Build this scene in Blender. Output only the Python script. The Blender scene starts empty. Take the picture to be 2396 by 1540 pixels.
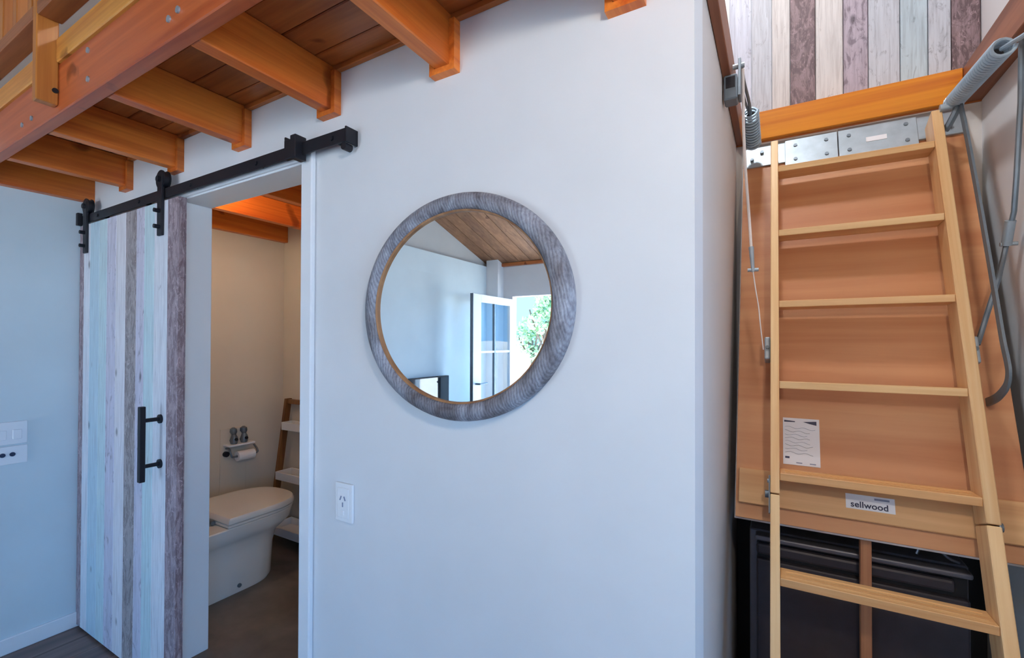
import bpy, bmesh, math, random
from mathutils import Vector, Matrix
random.seed(7)
S = bpy.context.scene
COL = S.collection

# ------------------------------------------------------------------ camera
IMG_W, IMG_H = 2396.0, 1540.0
FPX, CYPX = 1076.14, 791.79
CAM_H = 1.48
yaw, pit, rol = math.radians(29.935), math.radians(.5665), math.radians(.1414)
fwd = Vector((-math.sin(yaw)*math.cos(pit), math.cos(yaw)*math.cos(pit), math.sin(pit)))
rt0 = Vector((math.cos(yaw), math.sin(yaw), 0))
dn0 = fwd.cross(rt0)
rt = math.cos(rol)*rt0 - math.sin(rol)*dn0
dn = math.sin(rol)*rt0 + math.cos(rol)*dn0
cam_d = bpy.data.cameras.new('camera'); cam = bpy.data.objects.new('camera', cam_d); COL.objects.link(cam)
m = Matrix((rt, -dn, -fwd)).transposed().to_4x4(); m.translation = (0, 0, CAM_H)
cam.matrix_world = m
cam_d.sensor_fit = 'HORIZONTAL'; cam_d.sensor_width = 36.0
cam_d.lens = FPX/IMG_W*36.0
cam_d.shift_y = (CYPX-IMG_H/2)/IMG_W
cam_d.clip_start = .02
S.camera = cam

# ------------------------------------------------------------------ light
SKY = (.11, .47, 1.0); SKY_STRENGTH = 4.5
SUN_STRENGTH = 35.0
FILL_W = 19.0          # pendant fill lamps added unseen in the main room and loft
BATH_W = 3.6           # warm lamp in the bathroom
EXPOSURE = 0.56
w = bpy.data.worlds.new('sky'); S.world = w; w.use_nodes = True
w.node_tree.nodes['Background'].inputs[0].default_value = (*SKY, 1)
w.node_tree.nodes['Background'].inputs[1].default_value = SKY_STRENGTH
def light(name, kind, loc, energy, color, size=None, rot=None, sy=None, portal=False):
    d = bpy.data.lights.new(name, kind); o = bpy.data.objects.new(name, d); COL.objects.link(o)
    d.energy = energy; d.color = color; o.location = loc
    if rot: o.rotation_euler = rot
    if kind == 'AREA':
        d.shape = 'RECTANGLE'; d.size = size; d.size_y = sy or size
        if portal: d.cycles.is_portal = True
    elif kind == 'POINT': d.shadow_soft_size = size
    elif kind == 'SUN': d.angle = size
    return o
light('sun', 'SUN', (-8, 4, 9), SUN_STRENGTH, (1, .96, .90), .01, Vector((.80, -.10, -.70)).to_track_quat('-Z', 'Y').to_euler())
# daylight portals in the entrance and in the added side window (they only guide sampling)
light('entrance_portal', 'AREA', (-2.295, -3.12, 1.02), 1, (1, 1, 1), 1.15, (math.radians(90), 0, 0), 2.04, True)
light('added_window_portal', 'AREA', (2.48, -1.05, 1.4), 1, (1, 1, 1), 2.7, (math.radians(90), 0, math.radians(90)), 1.8, True)

S.view_settings.view_transform = 'Standard'; S.view_settings.look = 'None'
S.view_settings.exposure = EXPOSURE; S.view_settings.gamma = 1.0
S.view_settings.use_curve_mapping = False

# ------------------------------------------------------------------ materials
def lin(c):
    return tuple(((x/255)/12.92 if x/255 <= .04045 else ((x/255+.055)/1.055)**2.4) for x in c)
def newmat(name, rough=.5, metal=0.0):
    m = bpy.data.materials.new(name); m.use_nodes = True
    nt = m.node_tree; b = nt.nodes['Principled BSDF']
    b.inputs['Roughness'].default_value = rough; b.inputs['Metallic'].default_value = metal
    return m, nt, b
def noise(nt, vec, scale, detail=4, rough=.55, dist=0.0):
    n = nt.nodes.new('ShaderNodeTexNoise'); n.inputs['Scale'].default_value = scale
    n.inputs['Detail'].default_value = detail; n.inputs['Roughness'].default_value = rough
    n.inputs['Distortion'].default_value = dist
    nt.links.new(vec, n.inputs['Vector']); return n.outputs['Fac']
def ramp(nt, fac, stops):
    r = nt.nodes.new('ShaderNodeValToRGB'); e = r.color_ramp.elements
    while len(e) < len(stops): e.new(.5)
    for i, (p, c) in enumerate(stops): e[i].position = p; e[i].color = (*c, 1)
    nt.links.new(fac, r.inputs['Fac']); return r.outputs['Color']
def mixc(nt, fac, a, b, mode='MIX'):
    x = nt.nodes.new('ShaderNodeMix'); x.data_type = 'RGBA'; x.blend_type = mode
    for v, k in ((fac, 0), (a, 6), (b, 7)):
        if hasattr(v, 'type') and not isinstance(v, (tuple, float)): nt.links.new(v, x.inputs[k])
        elif isinstance(v, tuple): x.inputs[k].default_value = (*v, 1)
        else: x.inputs[k].default_value = v
    return x.outputs[2]
def coords(nt, scale):
    tc = nt.nodes.new('ShaderNodeTexCoord'); oi = nt.nodes.new('ShaderNodeObjectInfo')
    ml = nt.nodes.new('ShaderNodeMath'); ml.operation = 'MULTIPLY'; ml.inputs[1].default_value = 37.0
    nt.links.new(oi.outputs['Random'], ml.inputs[0])
    ad = nt.nodes.new('ShaderNodeVectorMath'); ad.operation = 'ADD'
    nt.links.new(tc.outputs['Object'], ad.inputs[0]); nt.links.new(ml.outputs[0], ad.inputs[1])
    mp = nt.nodes.new('ShaderNodeMapping'); mp.inputs['Scale'].default_value = scale
    nt.links.new(ad.outputs[0], mp.inputs['Vector']); return mp.outputs['Vector'], ad.outputs[0], oi.outputs['Random']
def bump(nt, b, h, strength, dist=.01):
    n = nt.nodes.new('ShaderNodeBump'); n.inputs['Strength'].default_value = strength; n.inputs['Distance'].default_value = dist
    nt.links.new(h, n.inputs['Height']); nt.links.new(n.outputs['Normal'], b.inputs['Normal'])
def paint(name, c, rough=.55, var=.03, metal=0.0):
    m, nt, b = newmat(name, rough, metal); c = lin(c)
    v, o, r = coords(nt, (1, 1, 1))
    f = noise(nt, v, 3.0, 3)
    col = ramp(nt, f, [(.3, tuple(x*(1-var) for x in c)), (.7, tuple(min(1, x*(1+var)) for x in c))])
    nt.links.new(col, b.inputs['Base Color'])
    bump(nt, b, noise(nt, v, 140, 3), .04, .004)
    return m
def metal(name, c, rough=.35, met=1.0):
    m, nt, b = newmat(name, rough, met); c = lin(c)
    v, o, r = coords(nt, (1, 1, 1))
    f = noise(nt, v, 22, 5)
    nt.links.new(ramp(nt, f, [(.3, tuple(x*.82 for x in c)), (.7, c)]), b.inputs['Base Color'])
    bump(nt, b, noise(nt, v, 90, 3), .06, .003)
    return m
def wood(name, light_c, dark_c, axis, rough=.42, fine=60, along=2.2, coat=.0, knots=True):
    m, nt, b = newmat(name, rough); a, d = lin(light_c), lin(dark_c)
    sc = [1, 1, 1]; sc['xyz'.index(axis)] = along/fine
    v, o, r = coords(nt, tuple(sc))
    f1 = noise(nt, v, fine, 5, .6, .4)
    f2 = noise(nt, v, fine*.25, 3, .5, 1.2)
    col = ramp(nt, f1, [(.30, tuple(.55*x+.45*y for x, y in zip(d, a))), (.65, a)])
    c2 = ramp(nt, f2, [(.35, d), (.60, (1, 1, 1))])
    col = mixc(nt, .42, col, mixc(nt, 1.0, col, c2, 'MULTIPLY'))
    if knots:
        k = noise(nt, o, 7, 2, .4, .3)
        kr = ramp(nt, k, [(.26, (.35, .25, .2)), (.31, (1, 1, 1))])
        col = mixc(nt, .8, col, kr, 'MULTIPLY')
    hs = nt.nodes.new('ShaderNodeHueSaturation')
    mr = nt.nodes.new('ShaderNodeMapRange'); mr.inputs[3].default_value = .85; mr.inputs[4].default_value = 1.12
    nt.links.new(r, mr.inputs[0]); nt.links.new(mr.outputs[0], hs.inputs['Value']); nt.links.new(col, hs.inputs['Color'])
    nt.links.new(hs.outputs[0], b.inputs['Base Color'])
    if coat: b.inputs['Coat Weight'].default_value = coat; b.inputs['Coat Roughness'].default_value = .18
    bump(nt, b, f1, .12, .003)
    return m
def weathered(name, base, dark, amount, rough=.6):
    """Lime-washed board: pale paint worn through to darker timber in streaks, blotches, knots and nail specks."""
    m, nt, b = newmat(name, rough); a, d = lin(base), lin(dark)
    v, o, r = coords(nt, (1, 1, .05))
    def mapped(z):
        q = nt.nodes.new('ShaderNodeMapping'); q.inputs['Scale'].default_value = (1, 1, z); nt.links.new(o, q.inputs['Vector']); return q.outputs[0]
    f = noise(nt, v, 110, 6, .65, .5)
    col = ramp(nt, f, [(.30, tuple(.40*x+.60*y for x, y in zip(d, a))), (.55, a), (.85, tuple(min(1, x*1.15) for x in a))])
    g = noise(nt, mapped(.33), 24, 8, .72, 1.6)
    p0 = .72-amount*.46
    col = mixc(nt, ramp(nt, g, [(p0, (0, 0, 0)), (p0+.10, (.85, .85, .85))]), col, mixc(nt, .25, d, col))
    if amount > .5:      # pale flakes of paint left on the bare boards
        h = noise(nt, mapped(.5), 46, 6, .7, 2.2)
        col = mixc(nt, ramp(nt, h, [(.56, (0, 0, 0)), (.64, (.75, .75, .75))]), col, tuple(min(1, x*1.5) for x in a))
    vo = nt.nodes.new('ShaderNodeTexVoronoi'); vo.inputs['Scale'].default_value = 9; nt.links.new(mapped(.55), vo.inputs['Vector'])
    sp = ramp(nt, vo.outputs['Distance'], [(.05, (.75, .75, .75)), (.13, (0, 0, 0))])
    gate = ramp(nt, noise(nt, mapped(.6), 5, 1), [(.48, (0, 0, 0)), (.52, (1, 1, 1))])
    col = mixc(nt, mixc(nt, 1.0, sp, gate, 'MULTIPLY'), col, tuple(x*.45 for x in d))
    nt.links.new(col, b.inputs['Base Color'])
    bump(nt, b, f, .15, .002)
    return m

M = {}
M['wall'] = paint('wall_paint', (232, 233, 235), .62)
M['wall_cool'] = paint('wall_paint_left', (218, 230, 234), .62)
M['wall_bath'] = paint('bathroom_paint', (225, 214, 196), .6)
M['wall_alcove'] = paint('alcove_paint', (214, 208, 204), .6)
M['gable'] = paint('gable_grey', (200, 200, 198), .65)  # greyer than the wall colour below it
M['trim'] = paint('trim_enamel', (244, 245, 247), .35, .015)
M['ceramic'] = paint('ceramic', (238, 235, 230), .12, .01)
M['plastic'] = paint('switch_plastic', (245, 246, 248), .3, .01)
M['plastic_dark'] = paint('socket_hole', (40, 52, 80), .4)
M['black'] = metal('black_steel', (40, 40, 46), .5, .35)
M['zinc'] = metal('galvanised_plate', (178, 192, 202), .45, .5)
M['grey_steel'] = metal('grey_steel', (124, 136, 146), .45, .5)
M['spring'] = metal('spring_steel', (176, 198, 214), .38, .4)
M['fridge'] = metal('fridge_black', (70, 66, 72), .32, .25)
M['fridge_lip'] = metal('fridge_lip', (118, 118, 128), .3, .4)
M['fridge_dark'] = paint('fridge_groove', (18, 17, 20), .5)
M['joist_y'] = wood('rimu_joist', (240, 138, 56), (196, 84, 26), 'y', .38, 60, 2.0)
M['beam_x'] = wood('rimu_beam', (226, 120, 66), (184, 80, 36), 'x', .35, 50, 1.6)
M['nosing_x'] = wood('pine_nosing', (240, 172, 84), (190, 110, 36), 'x', .4, 50, 1.6)
M['post_z'] = wood('pine_post', (214, 140, 64), (176, 96, 34), 'z', .4, 60, 2)
M['rail_x'] = wood('rail_timber', (190, 120, 72), (140, 76, 40), 'x', .45, 60, 2)
M['board_x'] = wood('floor_underside', (206, 124, 62), (150, 76, 34), 'x', .38, 40, 2.2)
M['ceil_y'] = wood('ceiling_board', (176, 128, 92), (128, 84, 56), 'y', .5, 40, 2)
M['floor_y'] = wood('floor_board', (142, 116, 106), (98, 80, 74), 'y', .35, 50, 2, knots=False)
M['frame_x'] = wood('hatch_frame_orange', (232, 150, 36), (204, 114, 20), 'x', .4, 60, 2, knots=False)
M['frame_y'] = wood('hatch_frame_brown', (164, 104, 72), (120, 64, 40), 'y', .45, 60, 2, knots=False)
M['panel'] = wood('hatch_plywood', (222, 164, 116), (200, 134, 90), 'x', .5, 22, 1.2, knots=False)
M['kick'] = wood('hatch_batten', (222, 176, 124), (196, 146, 96), 'x', .5, 40, 1.6, knots=False)
M['ladder_z'] = wood('ladder_stile_pine', (244, 208, 156), (222, 172, 112), 'z', .45, 60, 2, knots=False)
M['ladder_x'] = wood('ladder_tread_pine', (242, 202, 146), (212, 156, 96), 'x', .45, 60, 2, knots=False)
M['pole_z'] = wood('pole_timber', (206, 152, 112), (170, 112, 78), 'z', .5, 60, 2, knots=False)
M['shelf_wood'] = wood('ladder_shelf_wood', (150, 100, 52), (112, 70, 34), 'z', .45, 60, 2, knots=False)
M['paper'] = paint('paper', (238, 240, 246), .7, .01)
M['ink'] = paint('ink', (64, 68, 92), .7)
M['ink_grey'] = paint('ink_grey', (140, 148, 172), .7)
M['cord'] = paint('white_cord', (236, 226, 220), .7)
M['mirror_lip'] = wood('mirror_lip_wood', (192, 146, 104), (140, 92, 56), 'z', .5, 50, 4, knots=False)
M['back_skin'] = paint('hatch_back_paint', (236, 228, 222), .5)
M['concrete'] = None
def concrete():
    m, nt, b = newmat('bathroom_vinyl', .5)
    v, o, r = coords(nt, (1, 1, 1))
    f = noise(nt, v, 4, 6, .6, .4)
    nt.links.new(ramp(nt, f, [(.3, lin((96, 86, 76))), (.7, lin((130, 118, 106)))]), b.inputs['Base Color'])
    bump(nt, b, noise(nt, v, 40, 4), .08, .004); return m
M['concrete'] = concrete()
def glassmat():
    m = bpy.data.materials.new('pane_glass'); m.use_nodes = True; nt = m.node_tree; nt.nodes.remove(nt.nodes['Principled BSDF'])
    t = nt.nodes.new('ShaderNodeBsdfTransparent'); t.inputs[0].default_value = (.94, .98, 1, 1)
    g = nt.nodes.new('ShaderNodeBsdfGlossy'); g.inputs['Roughness'].default_value = .01
    lw = nt.nodes.new('ShaderNodeLayerWeight'); lw.inputs['Blend'].default_value = .5
    pw = nt.nodes.new('ShaderNodeMath'); pw.operation = 'POWER'; pw.inputs[1].default_value = 5.0; nt.links.new(lw.outputs['Facing'], pw.inputs[0])
    f = nt.nodes.new('ShaderNodeMath'); f.operation = 'MULTIPLY_ADD'; f.inputs[1].default_value = .5; f.inputs[2].default_value = .03; nt.links.new(pw.outputs[0], f.inputs[0])
    x = nt.nodes.new('ShaderNodeMixShader')
    nt.links.new(f.outputs[0], x.inputs[0]); nt.links.new(t.outputs[0], x.inputs[1]); nt.links.new(g.outputs[0], x.inputs[2])
    nt.links.new(x.outputs[0], nt.nodes['Material Output'].inputs['Surface']); return m
M['glass'] = glassmat()
def mirrormat():
    m, nt, b = newmat('mirror_silver', .008, 1.0); b.inputs['Base Color'].default_value = (.93, .95, .95, 1); return m
M['silver'] = mirrormat()
def screenmat():
    m, nt, b = newmat('tv_screen', .06); b.inputs['Base Color'].default_value = (.012, .013, .016, 1)
    b.inputs['Specular IOR Level'].default_value = 1.0; b.inputs['Coat Weight'].default_value = 1.0; b.inputs['Coat Roughness'].default_value = .03; return m
M['screen'] = screenmat()
def mirror_frame_mat():
    m, nt, b = newmat('whitewashed_grain', .6)
    tc = nt.nodes.new('ShaderNodeTexCoord')
    mp = nt.nodes.new('ShaderNodeMapping'); mp.inputs['Scale'].default_value = (1, 1, .5); mp.inputs['Rotation'].default_value = (0, math.radians(24), 0)
    nt.links.new(tc.outputs['Object'], mp.inputs['Vector'])
    wv = nt.nodes.new('ShaderNodeTexWave'); wv.bands_direction = 'X'; wv.inputs['Scale'].default_value = 42; wv.inputs['Distortion'].default_value = 7
    wv.inputs['Detail'].default_value = 4; wv.inputs['Detail Scale'].default_value = .9
    nt.links.new(mp.outputs[0], wv.inputs['Vector'])
    f = noise(nt, mp.outputs[0], 11, 5, .6, .8)
    c1 = ramp(nt, wv.outputs['Fac'], [(.05, lin((126, 122, 130))), (.4, lin((156, 158, 170))), (.9, lin((178, 182, 194)))])
    c2 = ramp(nt, f, [(.36, lin((122, 100, 92))), (.60, (1, 1, 1))])
    fn = noise(nt, mp.outputs[0], 170, 4, .6, .6)
    c3 = ramp(nt, fn, [(.3, lin((118, 122, 140))), (.7, lin((186, 190, 200)))])
    c1 = mixc(nt, .55, c1, c3)
    nt.links.new(mixc(nt, .8, c1, c2, 'MULTIPLY'), b.inputs['Base Color'])
    bump(nt, b, wv.outputs['Fac'], .25, .003); return m
M['mirror_frame'] = mirror_frame_mat()
def foliage(name, a, d):
    m, nt, b = newmat(name, .6); v, o, r = coords(nt, (1, 1, 1))
    nt.links.new(ramp(nt, noise(nt, v, 5, 3), [(.35, lin(d)), (.65, lin(a))]), b.inputs['Base Color']); return m
M['leaf'] = foliage('tree_leaves', (160, 190, 146), (104, 142, 104))
M['bark'] = wood('tree_bark', (110, 92, 76), (70, 56, 46), 'z', .8, 40, 4, knots=False)
M['bank'] = foliage('dry_bank', (216, 212, 204), (192, 188, 178))
M['lamp'] = None
def lampmat():
    m, nt, b = newmat('lamp_glass', .4); b.inputs['Base Color'].default_value = (1, .9, .75, 1)
    b.inputs['Emission Color'].default_value = (1, .82, .58, 1); b.inputs['Emission Strength'].default_value = 6.0; return m
M['lamp'] = lampmat()

# ------------------------------------------------------------------ mesh helpers
WORLD = {}
def reg(o, c): WORLD[o.name] = Vector(c)
def finish(name, bm, mat, parent=None, smooth=False, base=False):
    vs = [v.co for v in bm.verts]
    lo = Vector((min(v.x for v in vs), min(v.y for v in vs), min(v.z for v in vs)))
    hi = Vector((max(v.x for v in vs), max(v.y for v in vs), max(v.z for v in vs)))
    c = (lo+hi)/2
    if base: c.z = lo.z
    bmesh.ops.translate(bm, verts=bm.verts, vec=-c)
    bmesh.ops.recalc_face_normals(bm, faces=bm.faces)
    me = bpy.data.meshes.new(name); bm.to_mesh(me); bm.free()
    if smooth:
        for p in me.polygons: p.use_smooth = True
        try: me.set_sharp_from_angle(angle=math.radians(38))
        except Exception: pass
    me.materials.append(mat)
    o = bpy.data.objects.new(name, me); COL.objects.link(o)
    if parent:
        o.parent = parent; o.location = c - WORLD[parent.name]
    else: o.location = c
    reg(o, c)
    return o
def tag(o, label, cat, group=None):
    o['label'] = label; o['category'] = cat
    if group: o['group'] = group
    return o
def struct(o, label=None):
    o['kind'] = 'structure'
    if label: o['label'] = label
    return o
def empty(name, loc, label, cat, group=None, rot=None, local=False):
    o = bpy.data.objects.new(name, None); COL.objects.link(o); o.location = loc; o.empty_display_size = .1
    if rot: o.rotation_euler = rot
    reg(o, (0, 0, 0) if local else loc)
    return tag(o, label, cat, group)
def addbox(bm, x0, x1, y0, y1, z0, z1, bev=0, rx=0, seg=1):
    r = bmesh.ops.create_cube(bm, size=1)
    vs = r['verts']
    bmesh.ops.scale(bm, verts=vs, vec=(abs(x1-x0), abs(y1-y0), abs(z1-z0)))
    if bev:
        es = list({e for v in vs for e in v.link_edges})
        out = bmesh.ops.bevel(bm, geom=es, offset=bev, segments=seg, affect='EDGES', profile=.5)
        vs = list({v for f in out['faces'] for v in f.verts} | {v for v in vs if v.is_valid})
    if rx: bmesh.ops.rotate(bm, verts=vs, cent=(0, 0, 0), matrix=Matrix.Rotation(rx, 3, 'X'))
    bmesh.ops.translate(bm, verts=vs, vec=((x0+x1)/2, (y0+y1)/2, (z0+z1)/2))
def box(name, x0, x1, y0, y1, z0, z1, mat, parent=None, bev=.002, rx=0, seg=1):
    bm = bmesh.new(); addbox(bm, x0, x1, y0, y1, z0, z1, bev, rx, seg)
    return finish(name, bm, mat, parent)
def addcyl(bm, p0, p1, r0, r1=None, n=20, cap=True):
    p0, p1 = Vector(p0), Vector(p1); d = p1-p0
    r = bmesh.ops.create_cone(bm, segments=n, radius1=r0, radius2=r0 if r1 is None else r1, depth=d.length, cap_ends=cap)
    q = Vector((0, 0, 1)).rotation_difference(d.normalized()).to_matrix()
    bmesh.ops.rotate(bm, verts=r['verts'], cent=(0, 0, 0), matrix=q)
    bmesh.ops.translate(bm, verts=r['verts'], vec=(p0+p1)/2)
def cyl(name, p0, p1, r0, mat, parent=None, r1=None, n=20):
    bm = bmesh.new(); addcyl(bm, p0, p1, r0, r1, n); return finish(name, bm, mat, parent, True)
def addtube(bm, pts, r, n=8, closed=False, flat=1.0):
    pts = [Vector(p) for p in pts]; rings = []
    up = Vector((0, 0, 1)); prev = None
    N = len(pts)
    for i, p in enumerate(pts):
        a = pts[(i-1) % N] if (closed or i > 0) else p; b = pts[(i+1) % N] if (closed or i < N-1) else p
        t = (b-a).normalized()
        if prev is None:
            ref = Vector((1, 0, 0)) if abs(t.x) < .9 else Vector((0, 0, 1))
            u = (ref - t*ref.dot(t)).normalized()
        else: u = (prev - t*prev.dot(t)).normalized()
        prev = u; v = t.cross(u)
        rings.append([bm.verts.new(p + (u*math.cos(2*math.pi*k/n)*flat + v*math.sin(2*math.pi*k/n))*r) for k in range(n)])
    for i in range(N if closed else N-1):
        A, B = rings[i], rings[(i+1) % N]
        for k in range(n): bm.faces.new((A[k], A[(k+1) % n], B[(k+1) % n], B[k]))
    if not closed: bm.faces.new(rings[0][::-1]); bm.faces.new(rings[-1])
def tube(name, pts, r, mat, parent=None, n=8, flat=1.0):
    bm = bmesh.new(); addtube(bm, pts, r, n, flat=flat); return finish(name, bm, mat, parent, True)
def smooth_path(pts, k=6):
    P = [Vector(p) for p in pts]; P = [2*P[0]-P[1]] + P + [2*P[-1]-P[-2]]; out = []
    for i in range(1, len(P)-2):
        for j in range(k):
            t = j/k; a, b, c, d = P[i-1:i+3]
            out.append(.5*((2*b)+(c-a)*t+(2*a-5*b+4*c-d)*t*t+(3*b-a-3*c+d)*t**3))
    out.append(P[-2]); return out
def prism(name, poly, axis, a0, a1, mat, parent=None, bev=0, smooth=False):
    """poly: 2-D outline in the two other axes (in xyz order), extruded along axis from a0 to a1."""
    bm = bmesh.new(); ax = 'xyz'.index(axis)
    def P(p, a): q = list(p); q.insert(ax, a); return q
    A = [bm.verts.new(P(p, a0)) for p in poly]; B = [bm.verts.new(P(p, a1)) for p in poly]
    n = len(poly); bm.faces.new(A); bm.faces.new(B[::-1])
    for i in range(n): bm.faces.new((A[i], B[i], B[(i+1) % n], A[(i+1) % n]))
    if bev: bmesh.ops.bevel(bm, geom=list(bm.edges), offset=bev, segments=1, affect='EDGES')
    return finish(name, bm, mat, parent, smooth)
def loft(name, rings, mat, parent=None, caps=True):
    bm = bmesh.new(); R = [[bm.verts.new(p) for p in r] for r in rings]
    for A, B in zip(R, R[1:]):
        n = len(A)
        for k in range(n): bm.faces.new((A[k], A[(k+1) % n], B[(k+1) % n], B[k]))
    if caps: bm.faces.new(R[0][::-1]); bm.faces.new(R[-1])
    return finish(name, bm, mat, parent, True)

# ------------------------------------------------------------------ the room shell
WY = 1.0            # face of the wall with the mirror
LX = -3.17          # face of the wall on the left
RX = .63            # right wall of the ladder alcove
AX = -.145          # left wall of the alcove (the free corner of the mirror wall)
BY = -3.05          # wall behind the camera, with the entrance
ZJ = 2.226; ZF = 2.366
OPX0, OPX1, OPZ = -2.22, -1.39, 2.087     # doorway
def ceil_z(y): return 2.47+.316*(y+3.05)

# floor with boards
fl = box('floor', LX-.1, 2.5, BY-.1, 1.12, -.10, -.012, M['floor_y'], bev=0); struct(fl)
x = LX
i = 0
while x < 2.45:
    box('floor_plank', x+.001, x+.149, BY, 1.0, -.012, 0, M['floor_y'], fl, bev=.0015); x += .15
fb = box('floor_bathroom', LX-.1, -.245, 1.0, 2.2, -.1, .10, M['concrete'], bev=0); struct(fb)
fa = box('floor_alcove', AX-.1, RX+.1, 1.12, 2.3, -.10, 0, M['floor_y'], bev=0); struct(fa)

# mirror wall, built as pieces around the doorway
bm = bmesh.new()
addbox(bm, LX, OPX0-.022, WY, 1.12, 0, ZF)
addbox(bm, OPX0-.022, OPX1+.022, WY, 1.12, OPZ+.022, ZF)
addbox(bm, OPX1+.022, AX, WY, 1.12, 0, ZF)
struct(finish('wall_main', bm, M['wall']))
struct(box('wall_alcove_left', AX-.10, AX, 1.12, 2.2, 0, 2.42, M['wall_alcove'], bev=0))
# left wall: lower lining stands proud of the gable above it
struct(box('wall_left', LX-.14, LX, BY, WY, 0, 2.214, M['wall_cool'], bev=0))
prism_pts = [(BY, 2.214), (1.12, 2.214), (1.12, 2.44), (BY, 2.44)]
struct(prism('wall_left_upper', prism_pts, 'x', LX-.14, LX, M['wall_cool']))
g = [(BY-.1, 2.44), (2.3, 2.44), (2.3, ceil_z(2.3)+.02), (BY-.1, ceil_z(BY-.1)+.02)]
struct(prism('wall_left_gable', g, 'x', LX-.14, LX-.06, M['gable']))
struct(box('wall_bathroom_left', LX-.14, LX, 1.12, 2.3, .1, 2.44, M['wall_bath'], bev=0))
struct(box('wall_bathroom_back', LX, -.245, 2.11, 2.2, .1, ZF, M['wall_bath'], bev=0))
bm = bmesh.new()
addbox(bm, -1.30, -1.2, 1.12, 2.11, .1, ZF); struct(finish('wall_bathroom_right', bm, M['wall_bath']))
struct(box('wall_right', .602, RX+.1, .9, 2.3, 0, 2.304, M['wall'], bev=0))
struct(box('wall_right_loft', RX, RX+.1, .9, 2.3, 2.304, 4.3, M['wall'], bev=0))
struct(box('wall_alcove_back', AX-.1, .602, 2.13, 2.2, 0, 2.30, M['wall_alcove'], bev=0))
struct(box('wall_room_front_right', RX+.1, 2.5, .9, 1.0, 0, 4.0, M['wall'], bev=0))
bm = bmesh.new()
addbox(bm, 2.4, 2.5, BY, -2.4, 0, 4.0); addbox(bm, 2.4, 2.5, .3, .9, 0, 4.0); addbox(bm, 2.4, 2.5, -2.4, .3, 0, .5); addbox(bm, 2.4, 2.5, -2.4, .3, 2.3, 4.0)
struct(finish('wall_room_right', bm, M['wall']))
wn = box('added_window', 2.43, 2.47, -2.4, .3, .50, .55, M['trim'], bev=.002); struct(wn)  # side window added unseen to bring daylight onto the left wall and alcove
for a, b, c, d in ((-2.4, .3, 2.25, 2.3), (-2.4, -2.35, .55, 2.25), (.25, .3, .55, 2.25), (-1.075, -1.025, .55, 2.25)):
    box('added_window_frame', 2.43, 2.47, a, b, c, d, M['trim'], wn)
for a, b in ((-2.35, -1.075), (-1.025, .25)): box('pane', 2.447, 2.453, a, b, .55, 2.25, M['glass'], wn, bev=0)
# wall behind the camera with the entrance and a window
EX0, EX1, EZ = -2.87, -1.72, 2.06
bm = bmesh.new()
addbox(bm, LX, EX0, BY-.1, BY, 0, 2.6); addbox(bm, EX0, EX1, BY-.1, BY, EZ, 2.6)
addbox(bm, EX1, 2.5, BY-.1, BY, 0, 2.6)
struct(finish('wall_back', bm, M['wall']))
struct(box('trim_corner_column', LX, LX+.17, BY, BY+.14, 0, 2.62, M['wall'], bev=.002))
# sloping timber-lined ceiling
sl = math.atan(.316)
bm = bmesh.new()
v = [bm.verts.new(p) for p in ((LX-.2, BY-.25, ceil_z(BY-.25)+.03), (2.6, BY-.25, ceil_z(BY-.25)+.03), (2.6, 2.4, ceil_z(2.4)+.03), (LX-.2, 2.4, ceil_z(2.4)+.03))]
f = bm.faces.new(v); r = bmesh.ops.extrude_face_region(bm, geom=[f])
bmesh.ops.translate(bm, verts=[q for q in r['geom'] if isinstance(q, bmesh.types.BMVert)], vec=(0, 0, .1))
ce = struct(finish('ceiling', bm, M['ceil_y']))
x = LX-.06
while x < 2.5:
    wd = .16; y0, y1 = BY, 2.3
    pl = [(y0, ceil_z(y0)), (y1, ceil_z(y1)), (y1, ceil_z(y1)+.028), (y0, ceil_z(y0)+.028)]
    prism('ceiling_board', pl, 'x', x+.003, x+wd-.003, M['ceil_y'], ce); x += wd
struct(box('trim_ceiling_edge', LX-.06, 2.4, BY, BY+.05, ceil_z(BY)-.03, ceil_z(BY)+.01, M['board_x'], bev=.002))
struct(box('wall_loft_back', LX-.1, AX-.1, 2.2, 2.3, 2.2, 4.3, M['wall'], bev=0))
struct(box('wall_room_left_bathroom_cap', LX-.14, LX-.06, BY-.1, BY, 0, 2.6, M['wall'], bev=0))

# baseboards
struct(box('baseboard_left', LX, LX+.014, BY, WY, 0, .075, M['trim'], bev=.003))
struct(box('baseboard_main', OPX1+.06, AX, WY-.014, WY, 0, .075, M['trim'], bev=.003))

# door lining and architrave
dl = box('trim_door_lining', OPX0-.022, OPX0, WY-.005, 1.125, .10, OPZ, M['trim'], bev=.002); struct(dl)
box('jamb', OPX1, OPX1+.022, WY-.005, 1.125, .10, OPZ, M['trim'], dl)
box('head', OPX0-.022, OPX1+.022, WY-.005, 1.125, OPZ, OPZ+.022, M['trim'], dl)
ar = box('trim_architrave', OPX1+.002, OPX1+.058, WY-.018, WY, 0, OPZ+.06, M['trim'], bev=.004); struct(ar)
box('architrave_head', OPX0-.06, OPX1+.002, WY-.018, WY, OPZ+.006, OPZ+.06, M['trim'], ar, bev=.004)
box('architrave_side', OPX0-.06, OPX0-.006, WY-.018, WY, 0, OPZ+.006, M['trim'], ar, bev=.004)

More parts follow.
